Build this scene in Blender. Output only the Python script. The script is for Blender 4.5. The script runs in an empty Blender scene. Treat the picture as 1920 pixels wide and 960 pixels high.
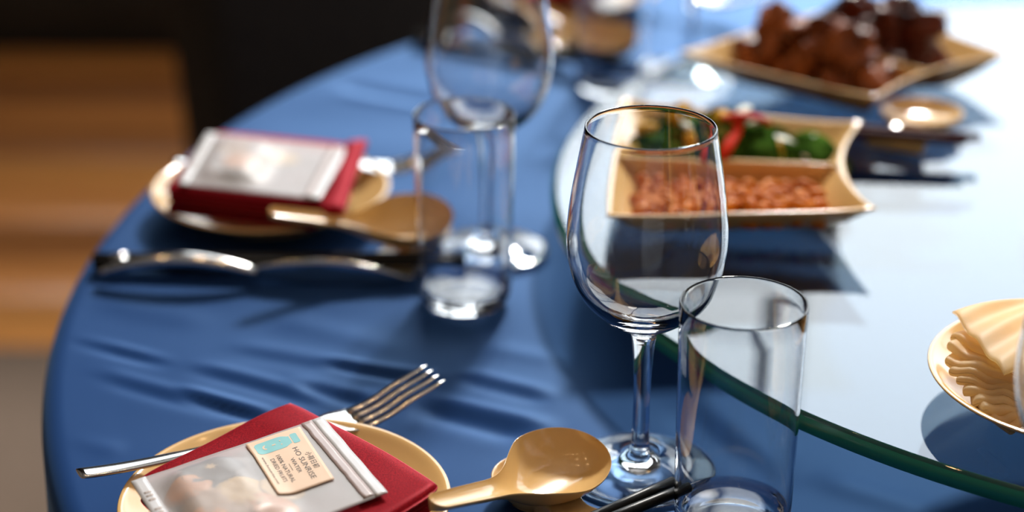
import bpy, math, random
import numpy as np
from mathutils import Vector, Matrix, noise

# ------------------------------------------------------------------ camera, world, light, exposure
SC = bpy.context.scene
COL = SC.collection
T = 0.75                     # height of the table top above the floor
F_PX, PITCH, ROLL, CAM_H = 3700.0, 23.5, 0.3, 0.506
_p, _r = math.radians(PITCH), math.radians(ROLL)
FW = np.array([0, math.cos(_p), -math.sin(_p)])
_rt = np.array([1.0, 0, 0]); _up = np.cross(_rt, FW)
RT = math.cos(_r) * _rt + math.sin(_r) * _up
UP = -math.sin(_r) * _rt + math.cos(_r) * _up
cam_data = bpy.data.cameras.new('camera')
cam = bpy.data.objects.new('camera', cam_data); COL.objects.link(cam)
cam_data.sensor_width = 36.0; cam_data.lens = F_PX / 1920 * 36
cam_data.clip_start = 0.02
m = Matrix.Identity(4)
for i in range(3):
    m[i][0], m[i][1], m[i][2] = RT[i], UP[i], -FW[i]
m.translation = (0, 0, T + CAM_H)
cam.matrix_world = m
cam_data.dof.use_dof = True
cam_data.dof.focus_distance = 0.955
cam_data.dof.aperture_fstop = 3.1
SC.camera = cam

SC.view_settings.view_transform = 'Standard'
SC.view_settings.look = 'None'
SC.view_settings.gamma = 1.0
SC.view_settings.use_curve_mapping = False
SC.view_settings.exposure = 0.0

SKY = 4.6                    # bright overcast sky outside the tall windows
world = bpy.data.worlds.new('overcast_sky'); SC.world = world
world.use_nodes = True
bg = world.node_tree.nodes['Background']
bg.inputs[0].default_value = (0.88, 0.95, 1.0, 1); bg.inputs[1].default_value = SKY

WX0, WX1, WZ0, WZ1, WALL_Y = -0.7, 4.6, 1.2, 3.8, 4.0
ROOM = dict(x0=-3.6, x1=5.0, y0=-3.2, y1=WALL_Y, h=4.6)
sun = bpy.data.lights.new('hazy_sun', 'SUN'); sun.energy = 4.6; sun.color = (1.0, 0.95, 0.88); sun.angle = math.radians(7)
so = bpy.data.objects.new('hazy_sun', sun); COL.objects.link(so)
_el, _az = math.radians(38.5), math.radians(14)          # behind the table, a little to the right
so.rotation_euler = Vector((-math.cos(_el) * math.sin(_az), -math.cos(_el) * math.cos(_az), -math.sin(_el))).to_track_quat('-Z', 'Y').to_euler()
pl = bpy.data.lights.new('window_portal', 'AREA'); pl.shape = 'RECTANGLE'
pl.size = WX1 - WX0; pl.size_y = WZ1 - WZ0; pl.cycles.is_portal = True
po = bpy.data.objects.new('window_portal', pl); COL.objects.link(po)
po.location = ((WX0 + WX1) / 2, WALL_Y + 0.05, (WZ0 + WZ1) / 2)
po.rotation_euler = (math.radians(-90), 0, 0)

cy = SC.cycles
cy.use_denoising = True
cy.max_bounces = 14; cy.transmission_bounces = 14; cy.glossy_bounces = 6; cy.diffuse_bounces = 4
cy.sample_clamp_indirect = 6.0

# ------------------------------------------------------------------ helpers
def P(px, py, z=0.0):
    """world x, y of the place at height z above the table seen at photo pixel (px, py)"""
    d = FW * F_PX + RT * (px - 960) - UP * (py - 480)
    t = (z - CAM_H) / d[2]
    return np.array([t * d[0], t * d[1], z])
def W(p):
    return Vector((float(p[0]), float(p[1]), float(p[2]) + T))

def mat(name, color=(0.8, 0.8, 0.8), rough=0.5, metal=0.0, spec=0.5, **kw):
    ma = bpy.data.materials.new(name); ma.use_nodes = True
    b = ma.node_tree.nodes['Principled BSDF']
    b.inputs['Base Color'].default_value = (*color, 1)
    b.inputs['Roughness'].default_value = rough
    b.inputs['Metallic'].default_value = metal
    b.inputs['Specular IOR Level'].default_value = spec
    for k, v in kw.items():
        b.inputs[k.replace('_', ' ')].default_value = v
    return ma
def noise_color(ma, c1, c2, scale=20, detail=4, stretch=(1, 1, 1), bump=0.0, bscale=None, lo=0.35, hi=0.65):
    nt = ma.node_tree; N = nt.nodes; L = nt.links; b = N['Principled BSDF']
    tc = N.new('ShaderNodeTexCoord'); mp = N.new('ShaderNodeMapping'); mp.inputs['Scale'].default_value = stretch
    L.new(tc.outputs['Object'], mp.inputs['Vector'])
    nz = N.new('ShaderNodeTexNoise'); nz.inputs['Scale'].default_value = scale; nz.inputs['Detail'].default_value = detail
    L.new(mp.outputs['Vector'], nz.inputs['Vector'])
    cr = N.new('ShaderNodeValToRGB')
    cr.color_ramp.elements[0].position = lo; cr.color_ramp.elements[0].color = (*c1, 1)
    cr.color_ramp.elements[1].position = hi; cr.color_ramp.elements[1].color = (*c2, 1)
    L.new(nz.outputs['Fac'], cr.inputs['Fac']); L.new(cr.outputs['Color'], b.inputs['Base Color'])
    if bump:
        n2 = N.new('ShaderNodeTexNoise'); n2.inputs['Scale'].default_value = bscale or scale; n2.inputs['Detail'].default_value = 3
        L.new(mp.outputs['Vector'], n2.inputs['Vector'])
        bp = N.new('ShaderNodeBump'); bp.inputs['Strength'].default_value = bump; bp.inputs['Distance'].default_value = 0.001
        L.new(n2.outputs['Fac'], bp.inputs['Height']); L.new(bp.outputs['Normal'], b.inputs['Normal'])
    return ma

def mesh(verts, faces, smooth=True):
    me = bpy.data.meshes.new('mesh')
    me.from_pydata([tuple(map(float, v)) for v in verts], [], faces)
    me.validate()
    if smooth:
        me.polygons.foreach_set('use_smooth', [True] * len(me.polygons))
    me.update()
    return me
def obj(name, me, ma=None, parent=None, loc=None, rot=None):
    o = bpy.data.objects.new(name, me); COL.objects.link(o)
    if ma is not None and not me.materials:
        me.materials.append(ma)
    if parent is not None: o.parent = parent
    if loc is not None: o.location = loc
    if rot is not None: o.rotation_euler = rot
    return o
def empty(name, loc, rz=0.0):
    o = bpy.data.objects.new(name, None); COL.objects.link(o)
    o.empty_display_size = 0.02; o.location = loc; o.rotation_euler = (0, 0, rz)
    return o
def tag(o, label, cat, group=None, kind=None):
    o['label'] = label; o['category'] = cat
    if group: o['group'] = group
    if kind: o['kind'] = kind
    return o
def struct(o, label=None):
    o['kind'] = 'structure'
    if label: o['label'] = label
    return o
def copy_tree(o, parent=None):
    c = o.copy(); COL.objects.link(c)
    if parent is not None: c.parent = parent
    for ch in list(o.children):
        copy_tree(ch, c)
    return c

def box(x0, x1, y0, y1, z0, z1):
    v = [(x0, y0, z0), (x1, y0, z0), (x1, y1, z0), (x0, y1, z0), (x0, y0, z1), (x1, y0, z1), (x1, y1, z1), (x0, y1, z1)]
    f = [(0, 3, 2, 1), (4, 5, 6, 7), (0, 1, 5, 4), (1, 2, 6, 5), (2, 3, 7, 6), (3, 0, 4, 7)]
    return v, f
def box_mesh(*a, bevel=0.0, seg=2):
    me = mesh(*box(*a), smooth=False)
    if bevel:
        import bmesh
        bm = bmesh.new(); bm.from_mesh(me)
        bmesh.ops.bevel(bm, geom=bm.edges[:], offset=bevel, segments=seg, affect='EDGES', profile=0.5)
        bm.to_mesh(me); bm.free()
        me.polygons.foreach_set('use_smooth', [True] * len(me.polygons)); me.update()
    return me
def join(parts):
    V, Fc = [], []
    for v, f in parts:
        o = len(V); V += list(v); Fc += [tuple(i + o for i in q) for q in f]
    return V, Fc
def spline(pts, n=8):
    """Catmull-Rom through control points"""
    pts = [np.array(p, float) for p in pts]
    q = [2 * pts[0] - pts[1]] + pts + [2 * pts[-1] - pts[-2]]
    out = []
    for i in range(1, len(q) - 2):
        for k in range(n):
            t = k / n
            out.append(0.5 * ((2 * q[i]) + (-q[i-1] + q[i+1]) * t + (2*q[i-1] - 5*q[i] + 4*q[i+1] - q[i+2]) * t*t
                              + (-q[i-1] + 3*q[i] - 3*q[i+1] + q[i+2]) * t**3))
    out.append(pts[-1])
    return out
def lathe(prof, seg=64):
    """revolve (r, z) about z, first to last; ends with r == 0 close to a point"""
    V, Fc, rings = [], [], []
    for r, z in prof:
        if r < 1e-6:
            rings.append([len(V)]); V.append((0, 0, z))
        else:
            rings.append(list(range(len(V), len(V) + seg)))
            V += [(r * math.cos(2*math.pi*k/seg), r * math.sin(2*math.pi*k/seg), z) for k in range(seg)]
    for a, b in zip(rings, rings[1:]):
        for k in range(seg):
            k2 = (k + 1) % seg
            if len(a) == 1 and len(b) == 1: continue
            if len(a) == 1: Fc.append((a[0], b[k2], b[k]))
            elif len(b) == 1: Fc.append((a[k], a[k2], b[0]))
            else: Fc.append((a[k], a[k2], b[k2], b[k]))
    return V, Fc
def tube(path, radii, seg=12, flat=None):
    """swept tube; flat = (width factor, height factor)"""
    path = [Vector(p) for p in path]; V, Fc = [], []
    n = len(path); fl = flat or (1, 1)
    for i, p in enumerate(path):
        d = (path[min(i+1, n-1)] - path[max(i-1, 0)]).normalized()
        s = d.cross(Vector((0, 0, 1)))
        if s.length < 1e-4: s = Vector((1, 0, 0))
        s.normalize(); u = s.cross(d)
        r = radii[i] if hasattr(radii, '__len__') else radii
        for k in range(seg):
            a = 2 * math.pi * k / seg
            V.append(p + s * (r * fl[0] * math.cos(a)) + u * (r * fl[1] * math.sin(a)))
    for i in range(n - 1):
        for k in range(seg):
            k2 = (k + 1) % seg
            Fc.append((i*seg + k, i*seg + k2, (i+1)*seg + k2, (i+1)*seg + k))
    Fc.append(tuple(reversed(range(seg)))); Fc.append(tuple(range((n-1)*seg, n*seg)))
    return V, Fc
def shell(nu, nv, top, bot):
    """closed shell between two height fields given as functions (u, v) -> xyz; the borders are stitched"""
    V = [top(i / nu, j / nv) for i in range(nu + 1) for j in range(nv + 1)]
    o = len(V)
    V += [bot(i / nu, j / nv) for i in range(nu + 1) for j in range(nv + 1)]
    I = lambda i, j: i * (nv + 1) + j
    Fc = []
    for i in range(nu):
        for j in range(nv):
            Fc.append((I(i, j), I(i+1, j), I(i+1, j+1), I(i, j+1)))
            Fc.append((o + I(i, j), o + I(i, j+1), o + I(i+1, j+1), o + I(i+1, j)))
    for i in range(nu):
        Fc.append((I(i+1, 0), I(i, 0), o + I(i, 0), o + I(i+1, 0)))
        Fc.append((I(i, nv), I(i+1, nv), o + I(i+1, nv), o + I(i, nv)))
    for j in range(nv):
        Fc.append((I(0, j), I(0, j+1), o + I(0, j+1), o + I(0, j)))
        Fc.append((I(nu, j+1), I(nu, j), o + I(nu, j), o + I(nu, j+1)))
    return V, Fc
def quad_pt(q, u, v):
    """bilinear point of quad a, b, c, d: u along a-b, v along a-d"""
    a, b, c, d = [np.array(p[:2], float) for p in q]
    return a * (1-u) * (1-v) + b * u * (1-v) + c * u * v + d * (1-u) * v
def edge_param(n, w=0.12, k=5):
    e = [w * (1 - math.cos(math.pi / 2 * i / k)) for i in range(k + 1)]
    mid = [w + (1 - 2 * w) * i / n for i in range(1, n)]
    return e + mid + [1 - x for x in reversed(e)]
def pillow(quad, zmid, t, rad, n=14, wob=0.0, seed=0, zfun=None, corner=0.0):
    """soft slab over a quad: thickness t, edges rounded over rad metres"""
    U = edge_param(n); lu = np.linalg.norm(np.subtract(quad[1][:2], quad[0][:2])); lv = np.linalg.norm(np.subtract(quad[3][:2], quad[0][:2]))
    V, Fc = [], []
    N = len(U)
    for side in (1, -1):
        for u in U:
            for v in U:
                uu, vv = u, v
                if corner:      # pull the corners in a little
                    cu, cv = abs(2*u - 1), abs(2*v - 1)
                    k = corner * (cu * cv) ** 6
                    uu = 0.5 + (u - .5) * (1 - k); vv = 0.5 + (v - .5) * (1 - k)
                p = quad_pt(quad, uu, vv)
                d = min(u * lu, (1-u) * lu, v * lv, (1-v) * lv)
                q = max(0.0, 1 - d / rad)
                h = t / 2 * math.sqrt(max(0.0, 1 - q * q))
                z = zmid + side * h
                if zfun: z += zfun(u, v)
                if wob:
                    s = noise.noise(Vector((p[0] * 28 + seed, p[1] * 28, seed * 1.7)))
                    z += wob * s * (1 if side > 0 else 0.3)
                V.append((p[0], p[1], z))
    I = lambda s, i, j: s * N * N + i * N + j
    for i in range(N - 1):
        for j in range(N - 1):
            Fc.append((I(0, i, j), I(0, i+1, j), I(0, i+1, j+1), I(0, i, j+1)))
            Fc.append((I(1, i, j), I(1, i, j+1), I(1, i+1, j+1), I(1, i+1, j)))
    for i in range(N - 1):
        for (a, b) in (((i+1, 0), (i, 0)), ((i, N-1), (i+1, N-1)), ((0, i), (0, i+1)), ((N-1, i+1), (N-1, i))):
            Fc.append((I(0, *a), I(0, *b), I(1, *b), I(1, *a)))
    # orientation so that the upper side faces up
    a, b, d = [np.array(quad[k][:2], float) for k in (0, 1, 3)]
    if (b - a)[0] * (d - a)[1] - (b - a)[1] * (d - a)[0] < 0:
        Fc = [tuple(reversed(f)) for f in Fc]
    return V, Fc
def shift(vf, off):
    return [tuple(np.array(v, float) - off) for v in vf[0]], vf[1]

# ------------------------------------------------------------------ materials
def make_cloth():
    ma = mat('blue_satin_cloth', (0.013, 0.044, 0.155), rough=0.6, spec=0.0)
    nt = ma.node_tree; N = nt.nodes; L = nt.links; b = N['Principled BSDF']
    b.inputs['Sheen Weight'].default_value = 0.10; b.inputs['Sheen Roughness'].default_value = 0.35
    b.inputs['Sheen Tint'].default_value = (0.40, 0.70, 1, 1)
    tc = N.new('ShaderNodeTexCoord')
    wv = N.new('ShaderNodeTexNoise'); wv.inputs['Scale'].default_value = 1600; wv.inputs['Detail'].default_value = 1
    L.new(tc.outputs['Object'], wv.inputs['Vector'])
    bp = N.new('ShaderNodeBump'); bp.inputs['Strength'].default_value = 0.12; bp.inputs['Distance'].default_value = 0.0004
    L.new(wv.outputs['Fac'], bp.inputs['Height']); L.new(bp.outputs['Normal'], b.inputs['Normal'])
    gl = N.new('ShaderNodeBsdfGlossy'); gl.inputs[0].default_value = (0.37, 0.61, 1.0, 1); gl.inputs['Roughness'].default_value = 0.42   # satin lustre
    fr = N.new('ShaderNodeFresnel'); fr.inputs['IOR'].default_value = 1.168
    mx = N.new('ShaderNodeMixShader'); L.new(fr.outputs[0], mx.inputs[0]); L.new(b.outputs[0], mx.inputs[1]); L.new(gl.outputs[0], mx.inputs[2])
    L.new(mx.outputs[0], N['Material Output'].inputs['Surface'])
    return ma
M_CLOTH = make_cloth()
M_CREAM = mat('cream_melamine', (0.76, 0.49, 0.20), rough=0.16, spec=0.5, Coat_Weight=0.3, Coat_Roughness=0.06)
M_STEEL = mat('polished_steel', (0.72, 0.71, 0.69), rough=0.13, metal=1.0)
M_SILVER = mat('silver_cap', (0.75, 0.75, 0.76), rough=0.2, metal=1.0)
M_BLACK = mat('black_lacquer', (0.010, 0.009, 0.008), rough=0.35, spec=0.15)
M_MAROON_WOOD = mat('dark_red_lacquer', (0.05, 0.010, 0.014), rough=0.45, spec=0.03)
M_NAPKIN = noise_color(mat('burgundy_satin', (0.3, 0.01, 0.02), rough=0.55, spec=0.0), (0.11, 0.003, 0.007), (0.30, 0.008, 0.013), scale=1700, detail=2, bump=0.3, bscale=1900)
M_NAPKIN.node_tree.nodes['Principled BSDF'].inputs['Sheen Weight'].default_value = 0.0
M_NAPKIN.node_tree.nodes['Principled BSDF'].inputs['Sheen Tint'].default_value = (1, 0.35, 0.4, 1)
def add_lustre(ma, color, rough, ior):
    nt = ma.node_tree; N = nt.nodes; L = nt.links
    gl = N.new('ShaderNodeBsdfGlossy'); gl.inputs[0].default_value = (*color, 1); gl.inputs['Roughness'].default_value = rough
    fr = N.new('ShaderNodeFresnel'); fr.inputs['IOR'].default_value = ior
    mx = N.new('ShaderNodeMixShader'); L.new(fr.outputs[0], mx.inputs[0]); L.new(N['Principled BSDF'].outputs[0], mx.inputs[1]); L.new(gl.outputs[0], mx.inputs[2])
    L.new(mx.outputs[0], N['Material Output'].inputs['Surface'])
add_lustre(M_NAPKIN, (1.0, 0.20, 0.24), 0.38, 1.17)
M_GLASS = mat('clear_glass', (1, 1, 1), rough=0.0, IOR=1.5, Transmission_Weight=1.0)
M_GLASS.node_tree.nodes['Principled BSDF'].inputs['Specular IOR Level'].default_value = 0.5
def make_green_glass():
    ma = bpy.data.materials.new('plate_glass'); ma.use_nodes = True
    nt = ma.node_tree; N = nt.nodes; L = nt.links; N.remove(N['Principled BSDF'])
    fr = N.new('ShaderNodeFresnel'); ge = N.new('ShaderNodeNewGeometry'); io = N.new('ShaderNodeMapRange')
    io.inputs['To Min'].default_value = 1.62; io.inputs['To Max'].default_value = 1 / 1.62      # the same reflectance on both faces of the thin pane
    L.new(ge.outputs['Backfacing'], io.inputs['Value']); L.new(io.outputs[0], fr.inputs['IOR'])
    tr = N.new('ShaderNodeBsdfTransparent'); tr.inputs[0].default_value = (0.56, 0.635, 0.68, 1)
    gl = N.new('ShaderNodeBsdfGlossy'); gl.inputs['Roughness'].default_value = 0.0; gl.inputs[0].default_value = (1, 1, 1, 1)
    mx = N.new('ShaderNodeMixShader')
    L.new(fr.outputs[0], mx.inputs[0]); L.new(tr.outputs[0], mx.inputs[1]); L.new(gl.outputs[0], mx.inputs[2])
    L.new(mx.outputs[0], N['Material Output'].inputs['Surface'])
    return ma
M_PLATEGLASS = make_green_glass()
def make_film():
    ma = mat('frosted_film', (0.63, 0.625, 0.64), rough=0.35, spec=0.3)
    nt = ma.node_tree; N = nt.nodes; L = nt.links
    tr = N.new('ShaderNodeBsdfTransparent'); mx = N.new('ShaderNodeMixShader'); mx.inputs[0].default_value = 0.46
    L.new(N['Principled BSDF'].outputs[0], mx.inputs[1]); L.new(tr.outputs[0], mx.inputs[2])
    L.new(mx.outputs[0], N['Material Output'].inputs['Surface'])
    return ma
M_FILM = make_film()
M_SEAL = mat('film_seal', (0.60, 0.60, 0.62), rough=0.3)
M_SEALBAND = mat('film_seal_band', (0.40, 0.32, 0.31), rough=0.35)
M_STICKER = mat('kraft_peach_sticker', (0.72, 0.51, 0.36), rough=0.6)
M_TEAL = mat('teal_print', (0.16, 0.47, 0.50), rough=0.6)
M_INK = mat('dark_print', (0.035, 0.03, 0.03), rough=0.6)
M_STAMP = mat('faint_stamp', (0.42, 0.34, 0.30), rough=0.6)
M_PEANUT = noise_color(mat('roasted_peanut', (0.5, 0.2, 0.07), rough=0.38, spec=0.05), (0.40, 0.085, 0.006), (0.64, 0.21, 0.026), scale=45, detail=3)
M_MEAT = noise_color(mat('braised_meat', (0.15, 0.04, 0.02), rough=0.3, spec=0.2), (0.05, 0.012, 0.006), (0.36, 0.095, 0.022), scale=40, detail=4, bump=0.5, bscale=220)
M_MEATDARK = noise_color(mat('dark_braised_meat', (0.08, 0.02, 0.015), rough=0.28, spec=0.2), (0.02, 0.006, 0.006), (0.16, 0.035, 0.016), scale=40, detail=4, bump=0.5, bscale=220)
M_CUKE = noise_color(mat('cucumber_skin', (0.02, 0.06, 0.01), rough=0.5, spec=0.0), (0.006, 0.02, 0.003), (0.05, 0.11, 0.015), scale=90, detail=3)
M_CUKEFLESH = mat('cucumber_flesh', (0.50, 0.50, 0.13), rough=0.35, spec=0.03)
M_YELLOW = mat('yellow_pickle', (0.60, 0.33, 0.03), rough=0.3, spec=0.03)
M_RED = mat('red_pepper', (0.55, 0.03, 0.01), rough=0.25, spec=0.03)
M_GARLIC = mat('garlic_slice', (0.62, 0.62, 0.48), rough=0.4)
M_SHEET = noise_color(mat('tofu_sheet', (0.86, 0.68, 0.42), rough=0.5), (0.90, 0.74, 0.46), (0.96, 0.83, 0.58), scale=60, detail=3)
M_SHEET.node_tree.nodes['Principled BSDF'].inputs['Subsurface Weight'].default_value = 0.0
M_SHEET.node_tree.nodes['Principled BSDF'].inputs['Subsurface Radius'].default_value = (0.006, 0.003, 0.001)
def add_translucent(ma, color, fac):
    nt = ma.node_tree; N = nt.nodes; L = nt.links
    tl = N.new('ShaderNodeBsdfTranslucent'); tl.inputs[0].default_value = (*color, 1); mx = N.new('ShaderNodeMixShader'); mx.inputs[0].default_value = fac
    L.new(N['Principled BSDF'].outputs[0], mx.inputs[1]); L.new(tl.outputs[0], mx.inputs[2]); L.new(mx.outputs[0], N['Material Output'].inputs['Surface'])
add_translucent(M_SHEET, (1.0, 0.86, 0.55), 0.62)
M_CHAIR = noise_color(mat('dark_upholstery', (0.016, 0.012, 0.008), rough=0.8), (0.012, 0.009, 0.006), (0.022, 0.016, 0.011), scale=60)
M_DARKWALL = noise_color(mat('dark_panel', (0.02, 0.016, 0.011), rough=0.7), (0.016, 0.013, 0.009), (0.026, 0.02, 0.014), scale=6)
M_WALL = mat('brown_wall', (0.38, 0.35, 0.32), rough=0.8)
M_CEIL = mat('ceiling_paint', (0.62, 0.60, 0.57), rough=0.9)
M_FRAME = mat('window_frame', (0.08, 0.07, 0.06), rough=0.5)
M_TABLE = mat('table_board', (0.25, 0.17, 0.1), rough=0.6)
M_CARPET = noise_color(mat('taupe_carpet', (0.16, 0.12, 0.095), rough=0.95), (0.10, 0.068, 0.047), (0.145, 0.098, 0.068), scale=150, detail=4, bump=0.4)
def make_wood(i, c1, c2):
    ma = noise_color(mat('floor_wood_%d' % i, c1, rough=0.33), c1, c2, scale=3.0, detail=6, stretch=(1.0, 12, 12))
    return ma
M_WOODS = [make_wood(0, (0.60, 0.22, 0.055), (0.80, 0.34, 0.10)), make_wood(1, (0.30, 0.11, 0.034), (0.50, 0.20, 0.06)),
           make_wood(2, (0.70, 0.29, 0.075), (0.86, 0.38, 0.11))]
def emit(name, color, strength):
    ma = bpy.data.materials.new(name); ma.use_nodes = True
    N = ma.node_tree.nodes; N.remove(N['Principled BSDF'])
    e = N.new('ShaderNodeEmission'); e.inputs[0].default_value = (*color, 1); e.inputs[1].default_value = strength
    ma.node_tree.links.new(e.outputs[0], N['Material Output'].inputs[0])
    return ma
M_BULB = emit('warm_bulb', (1.0, 0.62, 0.30), 150)
M_LAMPRIM = mat('lamp_rim', (0.5, 0.48, 0.45), rough=0.4)

# ------------------------------------------------------------------ room
R = ROOM
FLOOR_SPLIT = 2.55
fl = struct(obj('floor', box_mesh(R['x0'], R['x1'], R['y0'], R['y1'], -0.06, -0.012), mat('subfloor', (0.05, 0.03, 0.02), rough=0.8)))
pw, plen = 0.155, 2.2
row = 0; yy = FLOOR_SPLIT
random.seed(4)
plank_me = [box_mesh(0.0015, plen - 0.0015, 0.0015, pw - 0.0015, -0.012, 0, bevel=0.0015, seg=1) for _ in range(3)]
for k in range(3): plank_me[k].materials.append(M_WOODS[k])
pattern = [2, 0, 1, 0, 2, 1, 0, 1, 2, 0]
while yy < R['y1'] - pw * 0.99:
    xx = R['x0'] - 1.1 * (row % 2)
    while xx < R['x1']:
        a, b = max(xx, R['x0']), min(xx + plen, R['x1'])
        k = pattern[row % 10] if xx < 0.5 else random.randrange(3)
        pk = obj('plank', plank_me[k], None, fl, loc=(a, yy, 0))
        if b - a < plen - 0.001: pk.scale = ((b - a) / plen, 1, 1)
        xx += plen
    yy += pw; row += 1
tag(obj('carpet', box_mesh(R['x0'], R['x1'], R['y0'], FLOOR_SPLIT - 0.004, -0.012, 0.002), M_CARPET),
    'taupe carpet on the floor beside the table, in front of the wooden boards', 'carpet')
struct(obj('ceiling', box_mesh(R['x0'], R['x1'], R['y0'], R['y1'] + 0.2, R['h'], R['h'] + 0.1), M_CEIL))
struct(obj('wall_left', box_mesh(R['x0'] - 0.15, R['x0'], R['y0'], R['y1'] + 0.2, -0.06, R['h']), M_WALL))
struct(obj('wall_right', box_mesh(R['x1'], R['x1'] + 0.15, R['y0'], R['y1'] + 0.2, -0.06, R['h']), M_WALL))
struct(obj('wall_front', box_mesh(R['x0'], R['x1'], R['y0'] - 0.15, R['y0'], -0.06, R['h']), M_WALL))
wb = join([box(R['x0'], WX0, WALL_Y, WALL_Y + 0.2, -0.06, R['h']), box(WX1, R['x1'], WALL_Y, WALL_Y + 0.2, -0.06, R['h']),
           box(WX0, WX1, WALL_Y, WALL_Y + 0.2, -0.06, WZ0), box(WX0, WX1, WALL_Y, WALL_Y + 0.2, WZ1, R['h'])])
struct(obj('wall_back', mesh(*wb, smooth=False), M_DARKWALL))
struct(obj('baseboard_back', box_mesh(R['x0'], R['x1'], WALL_Y - 0.018, WALL_Y, 0.0, 0.12, bevel=0.004), M_DARKWALL))
win = struct(empty('window_1', (0, WALL_Y + 0.1, 0)))
obj('frame', mesh(*join([box(WX0, WX0 + .06, -.04, .04, WZ0, WZ1), box(WX1 - .06, WX1, -.04, .04, WZ0, WZ1),
                         box(WX0, WX1, -.04, .04, WZ0, WZ0 + .06), box(WX0, WX1, -.04, .04, WZ1 - .06, WZ1)]), smooth=False), M_FRAME, win)
for k in range(1, 4):
    xm = WX0 + (WX1 - WX0) * k / 4
    obj('mullion', box_mesh(xm - .025, xm + .025, -.035, .035, WZ0, WZ1), M_FRAME, win)
obj('sill', box_mesh(WX0, WX1, -.16, -.1, WZ0 - .04, WZ0, bevel=.004), M_FRAME, win)

# warm downlights on the ceiling (out of frame; they glint in the glasses and the cutlery)
LH = R['h']
disc = mesh(*lathe([(0, -0.012), (0.045, -0.012), (0.045, 0.0)], 24)); disc.materials.append(M_BULB)
rim = mesh(*lathe([(0.046, -0.03), (0.075, -0.03), (0.08, -0.02), (0.08, 0.0)], 24)); rim.materials.append(M_LAMPRIM)
k = 0
for lx in (-1.5, -0.2, 0.5, 1.4):
    for ly in (-0.6, 0.7, 1.9):
        la = empty('ceiling_lamp', (lx, ly, LH))
        tag(la, 'round recessed warm ceiling downlight above the dining room', 'lamp', 'ceiling downlights')
        obj('rim', rim, None, la); obj('bulb', disc, None, la, loc=(0, 0, -0.002))

# ------------------------------------------------------------------ table, cloth, chair
CTR = np.array([0.508, 1.124]); TR = 0.784
tb = empty('round_table', (CTR[0], CTR[1], 0))
tag(tb, 'large round dining table hidden under the blue cloth', 'table')
obj('tabletop', mesh(*lathe([(0, T - 0.035), (TR - 0.014, T - 0.035), (TR - 0.008, T - 0.03), (TR - 0.008, T - 0.01), (TR - 0.014, T - 0.006), (0, T - 0.006)], 96)), M_TABLE, tb)
obj('pedestal', mesh(*lathe([(0, 0.004), (0.34, 0.004), (0.34, 0.03), (0.1, 0.07), (0.07, 0.3), (0.09, T - 0.036), (0, T - 0.036)], 48)), M_TABLE, tb)

CREASE = [  # (photo pixel start, end, half width, height)
    ((40, 612), (345, 678), .0035, .0022), ((50, 626), (345, 690), .0045, -.0022), ((330, 676), (640, 752), .006, .0018), ((330, 690), (640, 768), .006, -.0016),
    ((140, 682), (520, 782), .006, .0018), ((150, 696), (520, 796), .006, -.0016),
    ((318, 728), (530, 796), .0028, -.0034), ((322, 718), (540, 780), .004, .0022),
    ((590, 676), (810, 718), .0036, -.0032), ((580, 666), (850, 712), .005, .0022), ((540, 716), (720, 764), .006, -.0022), ((520, 704), (740, 750), .006, .0016),
    ((760, 752), (1010, 826), .009, -.0032), ((790, 738), (1060, 806), .007, .0022),
    ((850, 690), (1060, 740), .007, .0016), ((840, 704), (1050, 756), .007, -.0014),
    ((880, 640), (1090, 680), .010, .0012), ((90, 820), (240, 850), .007, .0012), ((400, 640), (720, 696), .009, .0013), ((400, 656), (720, 712), .008, -.0010),
    ((150, 560), (420, 610), .012, .0010), ((480, 590), (800, 660), .012, .0012),
    ((600, 150), (860, 200), .010, -.0024), ((600, 168), (900, 226), .008, .0015), ((1240, 700), (1480, 870), .015, .0014), ((1240, 760), (1500, 930), .013, -.0014),
    ((1510, 880), (1800, 980), .012, .0016)]
CR = []
for a, b, w, h in CREASE:
    CR.append((P(*a)[:2], P(*b)[:2], w, h))
def wrinkle(X, Y):
    Z = np.zeros_like(X)
    for a, b, w, h in CR:
        d = b - a; L = np.hypot(*d); d = d / L
        s = (X - a[0]) * d[0] + (Y - a[1]) * d[1]
        n = -(X - a[0]) * d[1] + (Y - a[1]) * d[0] + 0.0018 * np.sin(s * 34 + L * 90)
        fade = np.clip(s / (0.3 * L), 0, 1) * np.clip((L - s) / (0.3 * L), 0, 1)
        fade = fade * fade * (3 - 2 * fade)
        Z += 0.75 * h * fade * np.exp(-(n / w) ** 2)
    # soft rumples
    U = X * 0.30 + Y * 1.0; Vv = X - 0.30 * Y
    Z += 0.0006 * np.sin(U * 48 + 1.5 * np.sin(Vv * 7)) * (0.5 + 0.5 * np.sin(Vv * 9 + U * 5))
    return Z
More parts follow.
